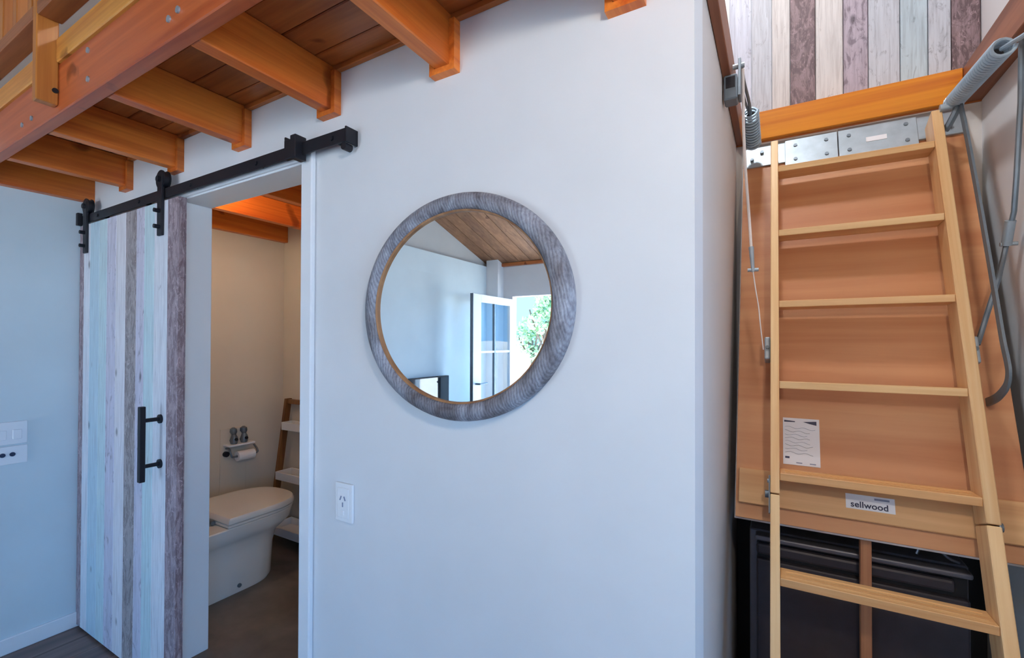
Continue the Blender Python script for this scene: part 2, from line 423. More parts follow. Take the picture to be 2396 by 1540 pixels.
# ------------------------------------------------------------------ loft floor, joists, beam, balustrade
lf = box('floor_loft', LX, AX-.001, .592, 2.2, ZF+.022, ZF+.045, M['board_x'], bev=0); struct(lf)
ys = [.592, .70, .81, .92, 1.06, 1.18, 1.30, 1.42, 1.54, 1.66, 1.78, 1.90, 2.02, 2.11]
for a, b in zip(ys, ys[1:]): box('loft_floorboard', LX+.001, AX-.002, a+.0012, b-.0012, ZF, ZF+.022, M['board_x'], lf, bev=.003)
struct(box('trim_loft_ledger', LX, AX-.002, WY-.018, WY, ZF-.018, ZF, M['board_x'], bev=.002))
JX = [(-.285, 'rightmost floor joist, only its collared end showing near the wall corner'),
      (-.783, 'pale orange floor joist above the round mirror'),
      (-1.255, 'orange floor joist directly above the right end of the black rail'),
      (-1.748, 'orange floor joist above the middle of the black rail, third from the mirror'),
      (-2.243, 'orange floor joist meeting the wall above the inner rail hanger'),
      (-2.720, 'orange floor joist second from the left wall'),
      (-3.148, 'dark orange floor joist lying against the left wall')]
for jx, lab in JX:
    wj = .0245
    e = empty('floor_joist', (jx, WY, ZJ), lab, 'joist', 'loft floor joists')
    zb = ZJ if jx > -3 else 2.215
    box('timber', jx-wj, jx+wj, .592, 2.11 if jx > -3 else 2.11, zb, ZF-.0005, M['joist_y'], e, bev=.003)
    if jx > -3:
        bm = bmesh.new()
        addbox(bm, jx-wj-.018, jx-wj-.0005, WY-.026, WY, ZJ-.016, ZF-.019)
        addbox(bm, jx+wj+.0005, jx+wj+.018, WY-.026, WY, ZJ-.016, ZF-.019)
        addbox(bm, jx-wj-.0005, jx+wj+.0005, WY-.026, WY, ZJ-.016, ZJ-.0005)
        finish('collar', bm, M['joist_y'], e)
be = empty('loft_edge_beam', (-1.7, .57, ZJ-.002), 'long orange beam along the loft edge crossing the upper left corner', 'beam')
box('timber', LX, .1, .553, .5915, ZJ-.002, 2.385, M['beam_x'], be, bev=.003)
nos = empty('loft_edge_board', (-1.7, .57, 2.386), 'pale yellow edge board on top of the loft beam', 'board')
box('board', LX, -2.0565, .545, .592, 2.386, 2.462, M['nosing_x'], nos, bev=.003)
box('board', -2.0215, .1, .545, .592, 2.386, 2.462, M['nosing_x'], nos, bev=.003)
for x, z in [(-1.787, 2.354), (-1.784, 2.266), (-1.295, 2.275), (-1.25, 2.282), (-2.273, 2.267), (-2.371, 2.266)]:      # coach bolts through the beam
    cyl('bolt_head', (x, .5535, z), (x, .549, z), .0085, M['zinc'], be, n=12)
ba = empty('loft_balustrade', (-2.03, .53, 2.248), 'timber balustrade on the loft edge with bolted post and slim balusters', 'balustrade')
po = box('post', -2.056, -2.022, .499, .5525, 2.248, 3.3, M['post_z'], ba, bev=.003)
cyl('bolt_head', (-2.0225, .544, 2.292), (-2.017, .544, 2.292), .008, M['black'], po, n=10)
box('bottom_rail', LX, -2.0565, .499, .560, 2.515, 2.556, M['rail_x'], ba, bev=.003)
box('bottom_rail', -2.0215, .1, .499, .560, 2.515, 2.556, M['rail_x'], ba, bev=.003)
box('top_rail', LX, .1, .490, .565, 3.3, 3.345, M['rail_x'], ba, bev=.004)
bx = -2.264
k = 0
xs = [-2.114-.15*k for k in range(0, 7)] + [-1.95+.15*k for k in range(0, 13)]
for bx in xs:
    box('baluster', bx-.020, bx+.020, .505, .550, 2.5565, 3.2995, M['post_z'], ba, bev=.002)

# ------------------------------------------------------------------ sliding barn door, its rail
DY0, DY1 = .955, .985
bd = empty('sliding_door', (-2.64, .97, .012), 'sliding door of pastel and brown weathered boards hanging from the black rail', 'door')
edges = [-3.108, -3.095, -3.035, -2.923, -2.833, -2.733, -2.628, -2.521, -2.444, -2.351, -2.233, -2.142]
edges[0] = -3.166; edges[1] = -3.112
PW = {
 'mauve': weathered('board_mauve', (182, 164, 170), (112, 88, 92), .60),
 'brown': weathered('board_brown_grey', (182, 172, 172), (116, 100, 98), .55),
 'white': weathered('board_white', (238, 240, 246), (160, 158, 166), .20),
 'cyan': weathered('board_pale_cyan', (206, 228, 238), (136, 156, 172), .20),
 'aqua': weathered('board_aqua', (214, 234, 238), (140, 158, 166), .22),
 'lav': weathered('board_lavender', (222, 218, 232), (142, 132, 146), .38),
 'cream': weathered('board_cream', (240, 236, 240), (176, 164, 168), .18),
 'grey': weathered('board_grey', (216, 222, 230), (142, 142, 152), .28),
}
seq = ['mauve', 'white', 'cyan', 'aqua', 'lav', 'cream', 'brown', 'lav', 'aqua', 'white', 'mauve']
for a, b, k in zip(edges, edges[1:], seq):
    box('door_board', a+.0008, b-.0008, DY0, DY1-.004, .012, 2.085, PW[k], bd, bev=.0018)
box('door_backing', -3.166, -2.142, DY1-.004, DY1, .012, 2.085, PW['mauve'], bd, bev=0)
def hanger(x):
    h = box('hanger_strap', x-.021, x+.021, .944, .9545, 1.935, 2.20, M['black'], bd, bev=.002)
    bm = bmesh.new(); addcyl(bm, (x, .947, 2.176), (x, .952, 2.176), .040, n=28)
    addcyl(bm, (x, .952, 2.176), (x, .968, 2.176), .036, n=28); addcyl(bm, (x, .968, 2.176), (x, .972, 2.176), .040, n=28)
    finish('wheel', bm, M['black'], h, True)
    cyl('axle_cap', (x, .944, 2.176), (x, .934, 2.176), .013, M['black'], h, n=14)
    for z in (1.972, 2.040):
        cyl('bolt', (x, .944, z), (x, .924, z), .009, M['black'], h, n=12)
hanger(-3.075); hanger(-2.283)
hd = box('handle', -2.286, -2.264, .876, .897, .900, 1.212, M['black'], bd, bev=.002)
for z in (.963, 1.153):
    cyl('standoff', (-2.275, .897, z), (-2.275, .9545, z), .0085, M['black'], hd, n=14)
    cyl('standoff_rose', (-2.275, .947, z), (-2.275, .9548, z), .019, M['black'], hd, n=20)
rl = empty('door_rail', (-2.1, .96, 2.095), 'black flat steel rail above the doorway carrying the sliding door', 'rail')
box('flat_bar', -3.155, -1.133, .956, .963, 2.095, 2.137, M['black'], rl, bev=.0015)
for x in (-2.95, -2.50, -2.05, -1.60, -1.20):
    cyl('rail_spacer', (x, .963, 2.116), (x, WY, 2.116), .010, M['black'], rl, n=12)
    cyl('rail_bolt', (x, .956, 2.116), (x, .951, 2.116), .009, M['black'], rl, n=6)
st = box('door_stop', -1.418, -1.352, .940, .956, 2.086, 2.150, M['black'], rl, bev=.002)
box('stop_cheek', -1.372, -1.345, .930, .972, 2.078, 2.155, M['black'], st, bev=.002)
box('stop_cheek', -1.425, -1.418, .945, .975, 2.100, 2.165, M['black'], st, bev=.002)
st = box('door_stop', -3.160, -3.138, .935, .956, 2.085, 2.150, M['black'], rl, bev=.002)
cyl('end_bumper', (-1.150, .958, 2.084), (-1.150, .985, 2.084), .012, M['black'], rl, n=14)
box('end_cap', -1.139, -1.1325, .953, .9995, 2.092, 2.140, M['black'], rl, bev=.001)

# ------------------------------------------------------------------ round mirror
mc = Vector((-.731, 0, 1.574))
mi = empty('round_mirror', (mc.x, .99, 1.274), 'round mirror in a whitewashed grey wooden frame on the white wall', 'mirror')
NS = 96
def oval(a, b, y): return [(mc.x+a*math.cos(2*math.pi*k/NS), y, mc.z+b*math.sin(2*math.pi*k/NS)) for k in range(NS)]
prof = [(.328, WY-.001), (.330, .986), (.329, .972), (.324, .961), (.315, .954), (.305, .952), (.295, .954), (.287, .959), (.2835, .964), (.2835, WY-.001)]
bm = bmesh.new()
R = [[bm.verts.new(p) for p in oval(a, a-.030, y)] for a, y in prof]
for A, B in zip(R, R[1:]+R[:1]):
    for k in range(NS): bm.faces.new((A[k], A[(k+1) % NS], B[(k+1) % NS], B[k]))
finish('mirror_frame', bm, M['mirror_frame'], mi, True)
bm = bmesh.new()
prof = [(.2833, .963), (.279, .966), (.2785, .975), (.2785, .9975), (.2833, .9975)]
R = [[bm.verts.new(p) for p in oval(a, a-.030, y)] for a, y in prof]
for A, B in zip(R, R[1:]+R[:1]):
    for k in range(NS): bm.faces.new((A[k], A[(k+1) % NS], B[(k+1) % NS], B[k]))
finish('inner_lip', bm, M['mirror_lip'], mi, True)
bm = bmesh.new()
A = [bm.verts.new(p) for p in oval(.2783, .2483, .972)]; B = [bm.verts.new(p) for p in oval(.2783, .2483, .977)]
bm.faces.new(A); bm.faces.new(B[::-1])
for k in range(NS): bm.faces.new((A[k], B[k], B[(k+1) % NS], A[(k+1) % NS]))
finish('mirror_glass', bm, M['silver'], mi)

# ------------------------------------------------------------------ sockets and switches
ou = empty('power_outlet', (-1.179, WY, .917), 'white power outlet on the wall below the round mirror', 'outlet')
box('plate', -1.218, -1.140, .991, WY, .917, 1.037, M['plastic'], ou, bev=.003, seg=2)
box('socket_face', -1.205, -1.153, .988, .9912, .930, 1.024, M['plastic'], ou, bev=.002)
for dx, z, rz in ((-.009, .992, 25), (.009, .992, -25)):
    bm = bmesh.new(); addbox(bm, -.0018, .0018, -.0015, .001, -.007, .007)
    bmesh.ops.rotate(bm, verts=bm.verts, cent=(0, 0, 0), matrix=Matrix.Rotation(math.radians(rz), 3, 'Y'))
    bmesh.ops.translate(bm, verts=bm.verts, vec=(-1.179+dx, .9877, z)); finish('pin_slot', bm, M['ink_grey'], ou)
box('pin_slot', -1.1808, -1.1772, .9865, .9885, .965, .979, M['ink_grey'], ou, bev=0)
box('rocker', -1.187, -1.171, .984, .9882, .940, .954, M['plastic'], ou, bev=.0015)
sw = empty('light_switch', (LX, .68, .992), 'white light switch plate on the left wall, the upper of two', 'switch')
box('plate', LX, LX+.010, .60, .768, .990, 1.098, M['plastic'], sw, bev=.003, seg=2)
for y in (.628, .680, .732): box('rocker', LX+.0095, LX+.015, y-.016, y+.016, 1.014, 1.060, M['plastic'], sw, bev=.002)
so = empty('media_socket', (LX, .68, .900), 'white plate with dark round sockets under the light switch', 'socket')
box('plate', LX, LX+.010, .60, .769, .896, .982, M['plastic'], so, bev=.003, seg=2)
for y in (.640, .684, .717): cyl('round_socket', (LX+.0095, y, .943), (LX+.014, y, .943), .010, M['plastic_dark'], so, n=16)

# ------------------------------------------------------------------ bathroom
FZ = .10
to = empty('toilet', (-2.73, 1.45, FZ), 'white back-to-wall toilet with its lid closed seen through the doorway', 'toilet')
def pan_ring(z, hw, yb, yf, n=28, xc=-2.735, sq=2.6):
    pts = []; ym = yf-hw*1.15
    L = [(xc-hw, yb), (xc+hw, yb)]
    pts = [(xc-hw, yb, z)] + [(xc-hw*.3, yb, z), (xc+hw*.3, yb, z)] + [(xc+hw, yb, z)]
    for k in range(n+1):
        t = k/n*math.pi
        c, s = math.cos(t), math.sin(t)
        pts.append((xc+hw*math.copysign(abs(c)**(2/sq), c), ym+(yf-ym)*abs(s)**(2/sq), z))
    return pts
loft('pan', [pan_ring(FZ, .155, 1.125, 1.690), pan_ring(FZ+.02, .162, 1.125, 1.705), pan_ring(FZ+.20, .165, 1.125, 1.715),
     pan_ring(FZ+.27, .172, 1.125, 1.735), pan_ring(FZ+.30, .195, 1.125, 1.775), pan_ring(FZ+.335, .220, 1.125, 1.815),
     pan_ring(FZ+.385, .226, 1.125, 1.825), pan_ring(FZ+.39, .220, 1.125, 1.82)], M['ceramic'], to)
loft('seat', [pan_ring(FZ+.392, .222, 1.37, 1.828), pan_ring(FZ+.396, .226, 1.365, 1.832), pan_ring(FZ+.405, .226, 1.365, 1.832), pan_ring(FZ+.407, .222, 1.37, 1.828)], M['ceramic'], to)
loft('lid', [pan_ring(FZ+.409, .224, 1.372, 1.832), pan_ring(FZ+.414, .229, 1.365, 1.838), pan_ring(FZ+.432, .229, 1.367, 1.837), pan_ring(FZ+.443, .222, 1.376, 1.828), pan_ring(FZ+.446, .19, 1.41, 1.79)], M['ceramic'], to)
for x in (-2.82, -2.65): cyl('hinge', (x-.02, 1.352, FZ+.405), (x+.02, 1.352, FZ+.405), .012, M['grey_steel'], to, n=12)
cyl('floor_bolt_cap', (-2.574, 1.46, FZ+.04), (-2.566, 1.46, FZ+.04), .011, M['grey_steel'], to, n=12)

hx = LX
th = empty('toilet_roll_holder', (LX, 1.745, .50), 'white wall panel with a small shelf and roll holder beside the toilet', 'roll holder')
box('backing_panel', LX+.001, LX+.010, 1.665, 1.830, .47, .905, M['wall_bath'], th, bev=.002)
box('shelf', LX+.010, LX+.09, 1.68, 1.85, .795, .806, M['plastic'], th, bev=.002)
tube('holder_arm', smooth_path([(LX+.01, 1.70, .775), (LX+.06, 1.695, .775), (LX+.075, 1.70, .735), (LX+.075, 1.72, .725), (LX+.075, 1.86, .725), (LX+.07, 1.875, .745), (LX+.03, 1.875, .775)], 5), .006, M['grey_steel'], th)
cyl('arm_rose', (LX+.01, 1.695, .74), (LX+.03, 1.695, .74), .018, M['black'], th, n=16)
bm = bmesh.new()
N = 28
rings = [[bm.verts.new((LX+.075+r*math.cos(2*math.pi*k/N), y, .725+r*math.sin(2*math.pi*k/N))) for k in range(N)] for r, y in ((.032, 1.735), (.032, 1.845), (.012, 1.845), (.012, 1.735))]
for A, B in zip(rings, rings[1:]+rings[:1]):
    for k in range(N): bm.faces.new((A[k], A[(k+1) % N], B[(k+1) % N], B[k]))
tag(finish('toilet_roll', bm, M['plastic'], None, True), 'white toilet roll on the wall holder beside the toilet', 'toilet roll')
for x, y, lab in ((LX+.05, 1.728, 'small grey ornament nearer the doorway on the bathroom roll shelf'), (LX+.05, 1.795, 'small grey ornament at the far end of the bathroom roll shelf')):
    o = empty('shelf_ornament', (x, y, .806), lab, 'ornament', 'ornaments on the roll shelf')
    loft('figure', [[(x+r*math.cos(2*math.pi*k/12), y+r*.9*math.sin(2*math.pi*k/12)+dy, z) for k in range(12)] for r, z, dy in
        ((.020, .8062, 0), (.028, .83, 0), (.022, .85, .002), (.014, .868, 0), (.024, .885, -.003), (.022, .905, -.004), (.008, .915, -.004))], M['grey_steel'], o)
    cyl('bead', (x+.024, y, .838), (x+.034, y, .838), .010, M['black'], o, n=10)

ls = empty('ladder_shelf', (-2.9, 2.03, FZ), 'brown wooden ladder shelf with white trays in the bathroom corner', 'shelf')
for x in (-3.06, -2.62):
    bm = bmesh.new()
    v = []
    for y, z in ((1.925, FZ), (1.967, FZ), (2.098, 1.075), (2.056, 1.075)): v.append((y, z))
    prism('side_rail', v, 'x', x-.012, x+.012, M['shelf_wood'], ls); bm.free()
box('top_bar', -3.048, -2.632, 2.060, 2.094, 1.040, 1.070, M['shelf_wood'], ls)
for z, y0 in ((.86, 2.015), (.52, 1.972), (.165, 1.925)):
    t = box('tray', -3.046, -2.634, y0, 2.100, z, z+.008, M['plastic'], ls)
    for a, b, c, d in ((-3.046, -2.634, y0, y0+.008), (-3.046, -2.634, 2.092, 2.100), (-3.046, -3.038, y0+.008, 2.092), (-2.642, -2.634, y0+.008, 2.092)):
        box('tray_side', a, b, c, d, z+.008, z+.055, M['plastic'], t)
bl = empty('bathroom_lamp', (-2.47, 1.24, 2.27), 'small warm ceiling lamp inside the bathroom', 'lamp')
cyl('lamp_base', (-2.47, 1.24, ZF-.001), (-2.47, 1.24, 2.345), .05, M['trim'], bl)
bm = bmesh.new(); bmesh.ops.create_uvsphere(bm, u_segments=20, v_segments=12, radius=.04); bmesh.ops.translate(bm, verts=bm.verts, vec=(-2.47, 1.24, 2.31))
finish('lamp_globe', bm, M['lamp'], bl, True)
light('bathroom_bulb', 'POINT', (-2.47, 1.24, 2.235), BATH_W, (1, .84, .60), .05)

# ------------------------------------------------------------------ hatch frame and loft planks (right)
hf = empty('hatch_frame', (.24, 1.5, 2.305), 'timber frame of the loft hatch opening above the ladder', 'hatch frame')
box('end_board', -.119, .550, 2.105, 2.129, 2.305, 2.418, M['frame_x'], hf, bev=.002)
box('side_board', AX+.001, -.120, .76, 2.129, 2.305, 2.418, M['frame_y'], hf, bev=.002)
box('side_board', .551, .6285, .76, 2.129, 2.305, 2.418, M['frame_y'], hf, bev=.002)
box('end_board', -.119, .550, .76, .784, 2.305, 2.418, M['frame_x'], hf, bev=.002)
struct(box('floor_loft_strip', AX-.10, RX, 2.1295, 2.235, 2.301, 2.405, M['board_x'], bev=0))
lw = struct(box('wall_loft_planks', AX-.10, RX, 2.235, 2.3, 2.30, 4.3, M['wall'], bev=0))
px = [-.40, -.29, -.178, -.091, -.015, .051, .139, .231, .310, .406, .486, .550, .628]
ps = ['grey', 'cream', 'white', 'grey', 'cream', 'mauve', 'cream', 'lav', 'grey', 'aqua', 'grey', 'mauve']
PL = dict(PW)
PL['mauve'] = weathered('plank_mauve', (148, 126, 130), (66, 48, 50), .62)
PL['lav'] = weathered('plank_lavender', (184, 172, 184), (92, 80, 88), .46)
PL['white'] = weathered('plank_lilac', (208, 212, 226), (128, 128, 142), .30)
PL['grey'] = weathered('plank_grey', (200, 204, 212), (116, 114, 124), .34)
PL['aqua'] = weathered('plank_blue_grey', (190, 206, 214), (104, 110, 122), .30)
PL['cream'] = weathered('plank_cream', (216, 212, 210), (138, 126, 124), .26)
for a, b, k in zip(px, px[1:], ps):
    if a < -.2: continue
    box('wall_plank', max(a, AX-.099)+.0012, b-.0012, 2.222, 2.235, 2.32, 4.25, PL[k], lw, bev=.002)

# ------------------------------------------------------------------ folding loft ladder (local frame: z up the stiles, y behind)
LA = math.radians(20)
la = empty('loft_ladder', (0, 2.0, 2.24), 'folding wooden loft ladder hanging from the hatch on its plywood door', 'ladder', rot=(-LA, 0, 0), local=True)
def W2L(X, Y, Z):
    dy, dz = Y-2.0, Z-2.24
    return Vector((X, dy*math.cos(LA)-dz*math.sin(LA), dy*math.sin(LA)+dz*math.cos(LA)))
pn = box('hatch_door', -.117, .562, .112, .134, -1.357, .012, M['panel'], la, bev=.001)
box('hatch_door_skin', -.121, .566, .1342, .140, -1.362, .014, M['back_skin'], pn, bev=.0005)
box('hatch_batten', -.108, .553, .094, .1118, -1.312, -1.205, M['kick'], pn, bev=.002)
box('hinge_plate', -.112, .200, .104, .1118, -.012, .108, M['zinc'], pn, bev=.0008)
box('hinge_plate', .203, .556, .103, .1118, -.012, .108, M['zinc'], pn, bev=.0008)
box('hinge_plate', .03, .200, .098, .1035, -.055, .085, M['zinc'], pn, bev=.0008)
box('hinge_plate', .203, .43, .098, .1025, -.055, .085, M['zinc'], pn, bev=.0008)
for x, z in ((-.05, .05), (-.085, .02), (.065, .055), (.065, -.01), (.165, .055), (.165, -.01), (.235, .055), (.235, -.01), (.40, .06), (.40, -.01), (.515, .02)):
    cyl('rivet', (x, .104, z), (x, .0945, z), .0065, M['grey_steel'], pn, n=10)
box('maker_plate', .285, .345, .0965, .098, .012, .032, M['paper'], pn, bev=0)
# stiles and treads
SO = 0.0; SD = .085
for x0, x1 in ((-.018, .006), (.445, .472)):
    box('stile', x0, x1, SO, SO+SD, -1.277, .012, M['ladder_z'], la, bev=.002)
    box('stile', x0, x1, SO, SO+SD, -2.372, -1.281, M['ladder_z'], la, bev=.002)
tr_s = [.119, .393, .667, .946, 1.228, 1.513, 1.797, 2.080]
for s in tr_s:
    bm = bmesh.new()
    addbox(bm, .0065, .4445, 0, .082, -.011, .011, .0015)
    bmesh.ops.rotate(bm, verts=bm.verts, cent=(0, 0, 0), matrix=Matrix.Rotation(LA*.85, 3, 'X'))
    bmesh.ops.translate(bm, verts=bm.verts, vec=(0, .004, -s))
    t = finish('tread', bm, M['ladder_x'], la)
    if s > 1.1 and s < 1.9:
        for k in range(3):
            yy = .018+k*.018
            p0 = Vector((.02, yy*math.cos(LA*.85)+.002, -s+.0117+yy*math.sin(LA*.85)))
            tube('grip_groove', [p0, p0+Vector((.41, 0, 0))], .0012, M['ladder_x'], t, n=5)
for x in (-.0185, .4725):
    sgn = -1 if x < 0 else 1
    h = box('stile_hinge', min(x, x+sgn*.004), max(x, x+sgn*.004), .02, .075, -1.335, -1.225, M['zinc'], la, bev=.001)
    cyl('hinge_pin', (x, .048, -1.279), (x+sgn*.014, .048, -1.279), .011, M['grey_steel'], h, n=12)
    cyl('hinge_screw', (x, .045, -1.24), (x+sgn*.008, .045, -1.24), .006, M['zinc'], h, n=10)
for x0, x1 in ((.4725, .489), (-.036, -.0185)):
    b = box('stile_bracket', x0, x1, .035, .085, -.850, -.772, M['zinc'], la, bev=.004, seg=2)
    cyl('bracket_bolt', ((x0+x1)/2, .03, -.81), ((x0+x1)/2, .036, -.81), .006, M['grey_steel'], b, n=10)
# bent steel arms
def arm(X, mirror):
    pts = [(2.00, 2.245), (1.965, 2.214), (1.848, 1.939), (1.745, 1.674), (1.679, 1.497), (1.652, 1.440), (1.642, 1.408), (1.650, 1.380), (1.672, 1.360), (1.720, 1.335), (1.80, 1.312)]
    P = smooth_path([W2L(X, y, z) for y, z in pts], 5)
    bm = bmesh.new()
    # flat bar: 22 mm deep, 5 mm thick across X
    n = len(P); ring = []
    for i, p in enumerate(P):
        t = (P[min(i+1, n-1)]-P[max(i-1, 0)]).normalized(); q = Vector((1, 0, 0)).cross(t).normalized()
        ring.append([bm.verts.new(p+Vector((a, 0, 0))+q*c) for a, c in ((-.003, -.011), (.003, -.011), (.003, .011), (-.003, .011))])
    for A, B in zip(ring, ring[1:]):
        for k in range(4): bm.faces.new((A[k], A[(k+1) % 4], B[(k+1) % 4], B[k]))
    bm.faces.new(ring[0]); bm.faces.new(ring[-1][::-1])
    a = finish('arm', bm, M['grey_steel'], la)
    # forked head of the arm
    tube('arm_fork', smooth_path([W2L(X, 1.995, 2.262), W2L(X-.006, 1.99, 2.235), W2L(X-.022, 2.0, 2.195), W2L(X-.030, 2.01, 2.180)], 4), .010, M['grey_steel'], a, n=8)
    cyl('arm_pivot', W2L(X-.045, 2.0, 2.252), W2L(X+.012, 2.0, 2.252), .012, M['zinc'], a, n=14)
    return a
arm(.510, 1)
# springs
def spring(p0, p1, r, turns, name='spring'):
    p0, p1 = W2L(*p0), W2L(*p1); d = p1-p0; t = d.normalized()
    u = (Vector((1, 0, 0))-t*t.x).normalized(); v = t.cross(u); pts = []
    n = turns*14
    for k in range(n+1):
        a = 2*math.pi*turns*k/n; pts.append(p0+d*(k/n)+(u*math.cos(a)+v*math.sin(a))*r)
    bm = bmesh.new(); addtube(bm, pts, d.length/turns*.34, 6)
    s = finish(name, bm, M['spring'], la, True)
    cyl('spring_core', p0+d*.03, p0+d*.86, r*.78, M['black'], s, n=14)
    return s
sp = spring((.503, 2.025, 2.272), (.506, 1.640, 2.242), .022, 27)
tube('spring_hook', smooth_path([W2L(.506, 1.655, 2.243), W2L(.515, 1.62, 2.238), W2L(.53, 1.58, 2.236), W2L(.545, 1.54, 2.25), W2L(.551, 1.52, 2.27)], 5), .006, M['spring'], sp)
sp = spring((-.077, 2.045, 2.262), (-.080, 1.86, 2.318), .023, 13)
tube('spring_hook', smooth_path([W2L(-.080, 1.875, 2.313), W2L(-.083, 1.80, 2.330), W2L(-.092, 1.70, 2.350), W2L(-.094, 1.60, 2.356)], 5), .005, M['grey_steel'], sp)
tube('spring_hook', smooth_path([W2L(-.086, 1.875, 2.320), W2L(-.094, 1.78, 2.325), W2L(-.100, 1.66, 2.335), W2L(-.098, 1.59, 2.352)], 5), .004, M['grey_steel'], sp)
# left spring anchor on the frame
an = empty('spring_anchor', (-.118, 1.6, 2.26), 'grey steel spring bracket on the left side of the hatch frame', 'bracket')
box('bracket_box', -.140, -.102, 1.545, 1.60, 2.228, 2.3045, M['grey_steel'], an, bev=.004)
box('bracket_window', -.134, -.108, 1.5435, 1.5455, 2.262, 2.296, M['black'], an, bev=0)
prism('bracket_cheek', [(1.555, 2.24), (1.61, 2.24), (1.625, 2.36), (1.585, 2.37)], 'x', -.1018, -.094, M['grey_steel'], an, bev=.001)
cyl('bracket_pin', (-.118, 1.60, 2.352), (-.085, 1.60, 2.352), .008, M['zinc'], an, n=12)
# stays
st = tube('stay_rod', [W2L(.574, 1.752, 2.300), W2L(.574, 1.760, 2.137), W2L(.574, 1.790, 1.936), W2L(.574, 1.806, 1.850), W2L(.572, 1.850, 1.767), W2L(.548, 1.825, 1.668), W2L(.525, 1.810, 1.590), W2L(.4895, 1.776, 1.478)], .0065, M['grey_steel'], la, n=8)
cyl('stay_clip', W2L(.571, 1.819, 1.828), W2L(.571, 1.848, 1.764), .012, M['zinc'], st, n=12)
cyl('stay_pin', W2L(.558, 1.848, 1.767), W2L(.594, 1.848, 1.767), .006, M['zinc'], st, n=10)
cd = tube('pull_cord', smooth_path([W2L(-.090, 1.60, 2.340), W2L(-.090, 1.62, 2.26), W2L(-.091, 1.65, 2.174), W2L(-.088, 1.70, 2.051), W2L(-.081, 1.75, 1.921), W2L(-.073, 1.72, 1.798)], 5), .0045, M['cord'], la, n=8)
cyl('cord_clip', W2L(-.073, 1.72, 1.800), W2L(-.067, 1.70, 1.715), .008, M['zinc'], cd, n=12, r1=.005)
cyl('cord_toggle', W2L(-.083, 1.705, 1.722), W2L(-.051, 1.705, 1.722), .006, M['zinc'], cd, n=10)
tube('cord_tail', smooth_path([W2L(-.067, 1.70, 1.717), W2L(-.060, 1.70, 1.66), W2L(-.051, 1.70, 1.597), W2L(-.046, 1.69, 1.54), W2L(-.038, 1.70, 1.46)], 4), .0018, M['cord'], cd, n=6)
# instruction sheet and maker's label
pa = box('instruction_sheet', .0165, .1155, .1105, .1118, -1.175, -1.026, M['paper'], la, bev=0)
def ink(pts, r, parent, mat, y=.1098):
    tube('print_line', [(x, y, z) for x, z in pts], r, mat, parent, n=4, flat=.3)
prism('print_bar', [(.020, -1.034), (.050, -1.036), (.050, -1.039), (.020, -1.040)], 'y', .1098, .1104, M['ink'], pa)
prism('print_bar', [(.072, -1.037), (.108, -1.033), (.108, -1.046), (.090, -1.042)], 'y', .1098, .1104, M['ink'], pa)
for r_, z in enumerate((-1.056, -1.068, -1.079, -1.090, -1.102, -1.113, -1.124, -1.136)):
    seed = random.Random(r_)
    P = [(.022+.0075*k, z+.0028*math.sin(k*1.15+r_*1.7)-.0004*k) for k in range(seed.randint(9, 12))]
    ink(P, .0011, pa, M['ink'] if r_ % 2 else M['ink_grey'])
box('print_bar', .022, .034, .1098, .1104, -1.156, -1.150, M['ink'], pa, bev=0)
for x in (.052, .088): box('print_bar', x, x+.016, .1098, .1104, -1.169, -1.166, M['ink_grey'], pa, bev=0)
lb = box('maker_label', .173, .286, .0925, .0938, -1.282, -1.241, M['paper'], la, bev=.0004)
def text(name, body, size, loc, mat, parent, sx=1.0):
    cu = bpy.data.curves.new(name, 'FONT'); cu.body = body; cu.size = size; cu.extrude = .0004; cu.offset = size*.018; cu.align_x = 'LEFT'
    cu.space_character = 1.02
    tmp = bpy.data.objects.new(name+'_tmp', cu); COL.objects.link(tmp)
    dg = bpy.context.evaluated_depsgraph_get(); me = bpy.data.meshes.new_from_object(tmp.evaluated_get(dg))
    bpy.data.objects.remove(tmp); bpy.data.curves.remove(cu)
    bm = bmesh.new(); bm.from_mesh(me); bpy.data.meshes.remove(me)
    bmesh.ops.scale(bm, verts=bm.verts, vec=(sx, 1, 1))
    bmesh.ops.rotate(bm, verts=bm.verts, cent=(0, 0, 0), matrix=Matrix.Rotation(math.radians(90), 3, 'X'))
    bmesh.ops.translate(bm, verts=bm.verts, vec=loc)
    return finish(name, bm, mat, parent)
text('lettering', 'sellwood', .0235, (.184, .0920, -1.2765), M['ink'], lb, 1.0)
box('small_print', .240, .274, .0919, .0926, -1.2515, -1.2460, M['ink_grey'], lb, bev=0)

# ------------------------------------------------------------------ fridge and pole under the hatch
tag(box('backing_panel', AX+.001, .601, 2.112, 2.129, 0, 1.05, M['fridge_dark']), 'added dark sheet standing in for shade behind the black fridge', 'panel')  # added sheet, its dark colour stands in for the shade behind the fridge
fr = empty('fridge', (.19, 1.9, 0), 'black under-counter fridge behind the foot of the loft ladder', 'fridge')
box('cabinet', -.082, .468, 1.775, 2.10, .02, .850, M['fridge_lip'], fr, bev=.004)
box('door_panel', -.061, .462, 1.735, 1.774, .05, .768, M['fridge'], fr, bev=.006, seg=2)
hb = box('handle_band', -.061, .430, 1.735, 1.774, .782, .818, M['fridge'], fr, bev=.008, seg=2)
box('recess', -.058, .459, 1.752, 1.7745, .760, .835, M['fridge_dark'], fr, bev=0)
tp = box('top_lip', -.064, .466, 1.728, 1.774, .830, .846, M['fridge_lip'], fr, bev=.005, seg=2)
for x in (-.05, .43): box('foot', x-.02, x+.02, 1.80, 1.84, 0, .02, M['fridge_dark'], fr, bev=.002)
tag(tube('appliance_cord', smooth_path([(.36, 1.80, .853), (.38, 1.80, .905), (.42, 1.77, .87), (.45, 1.785, .853)], 6), .004, M['fridge_lip']), 'thin dark cord lying on top of the black fridge', 'cord')
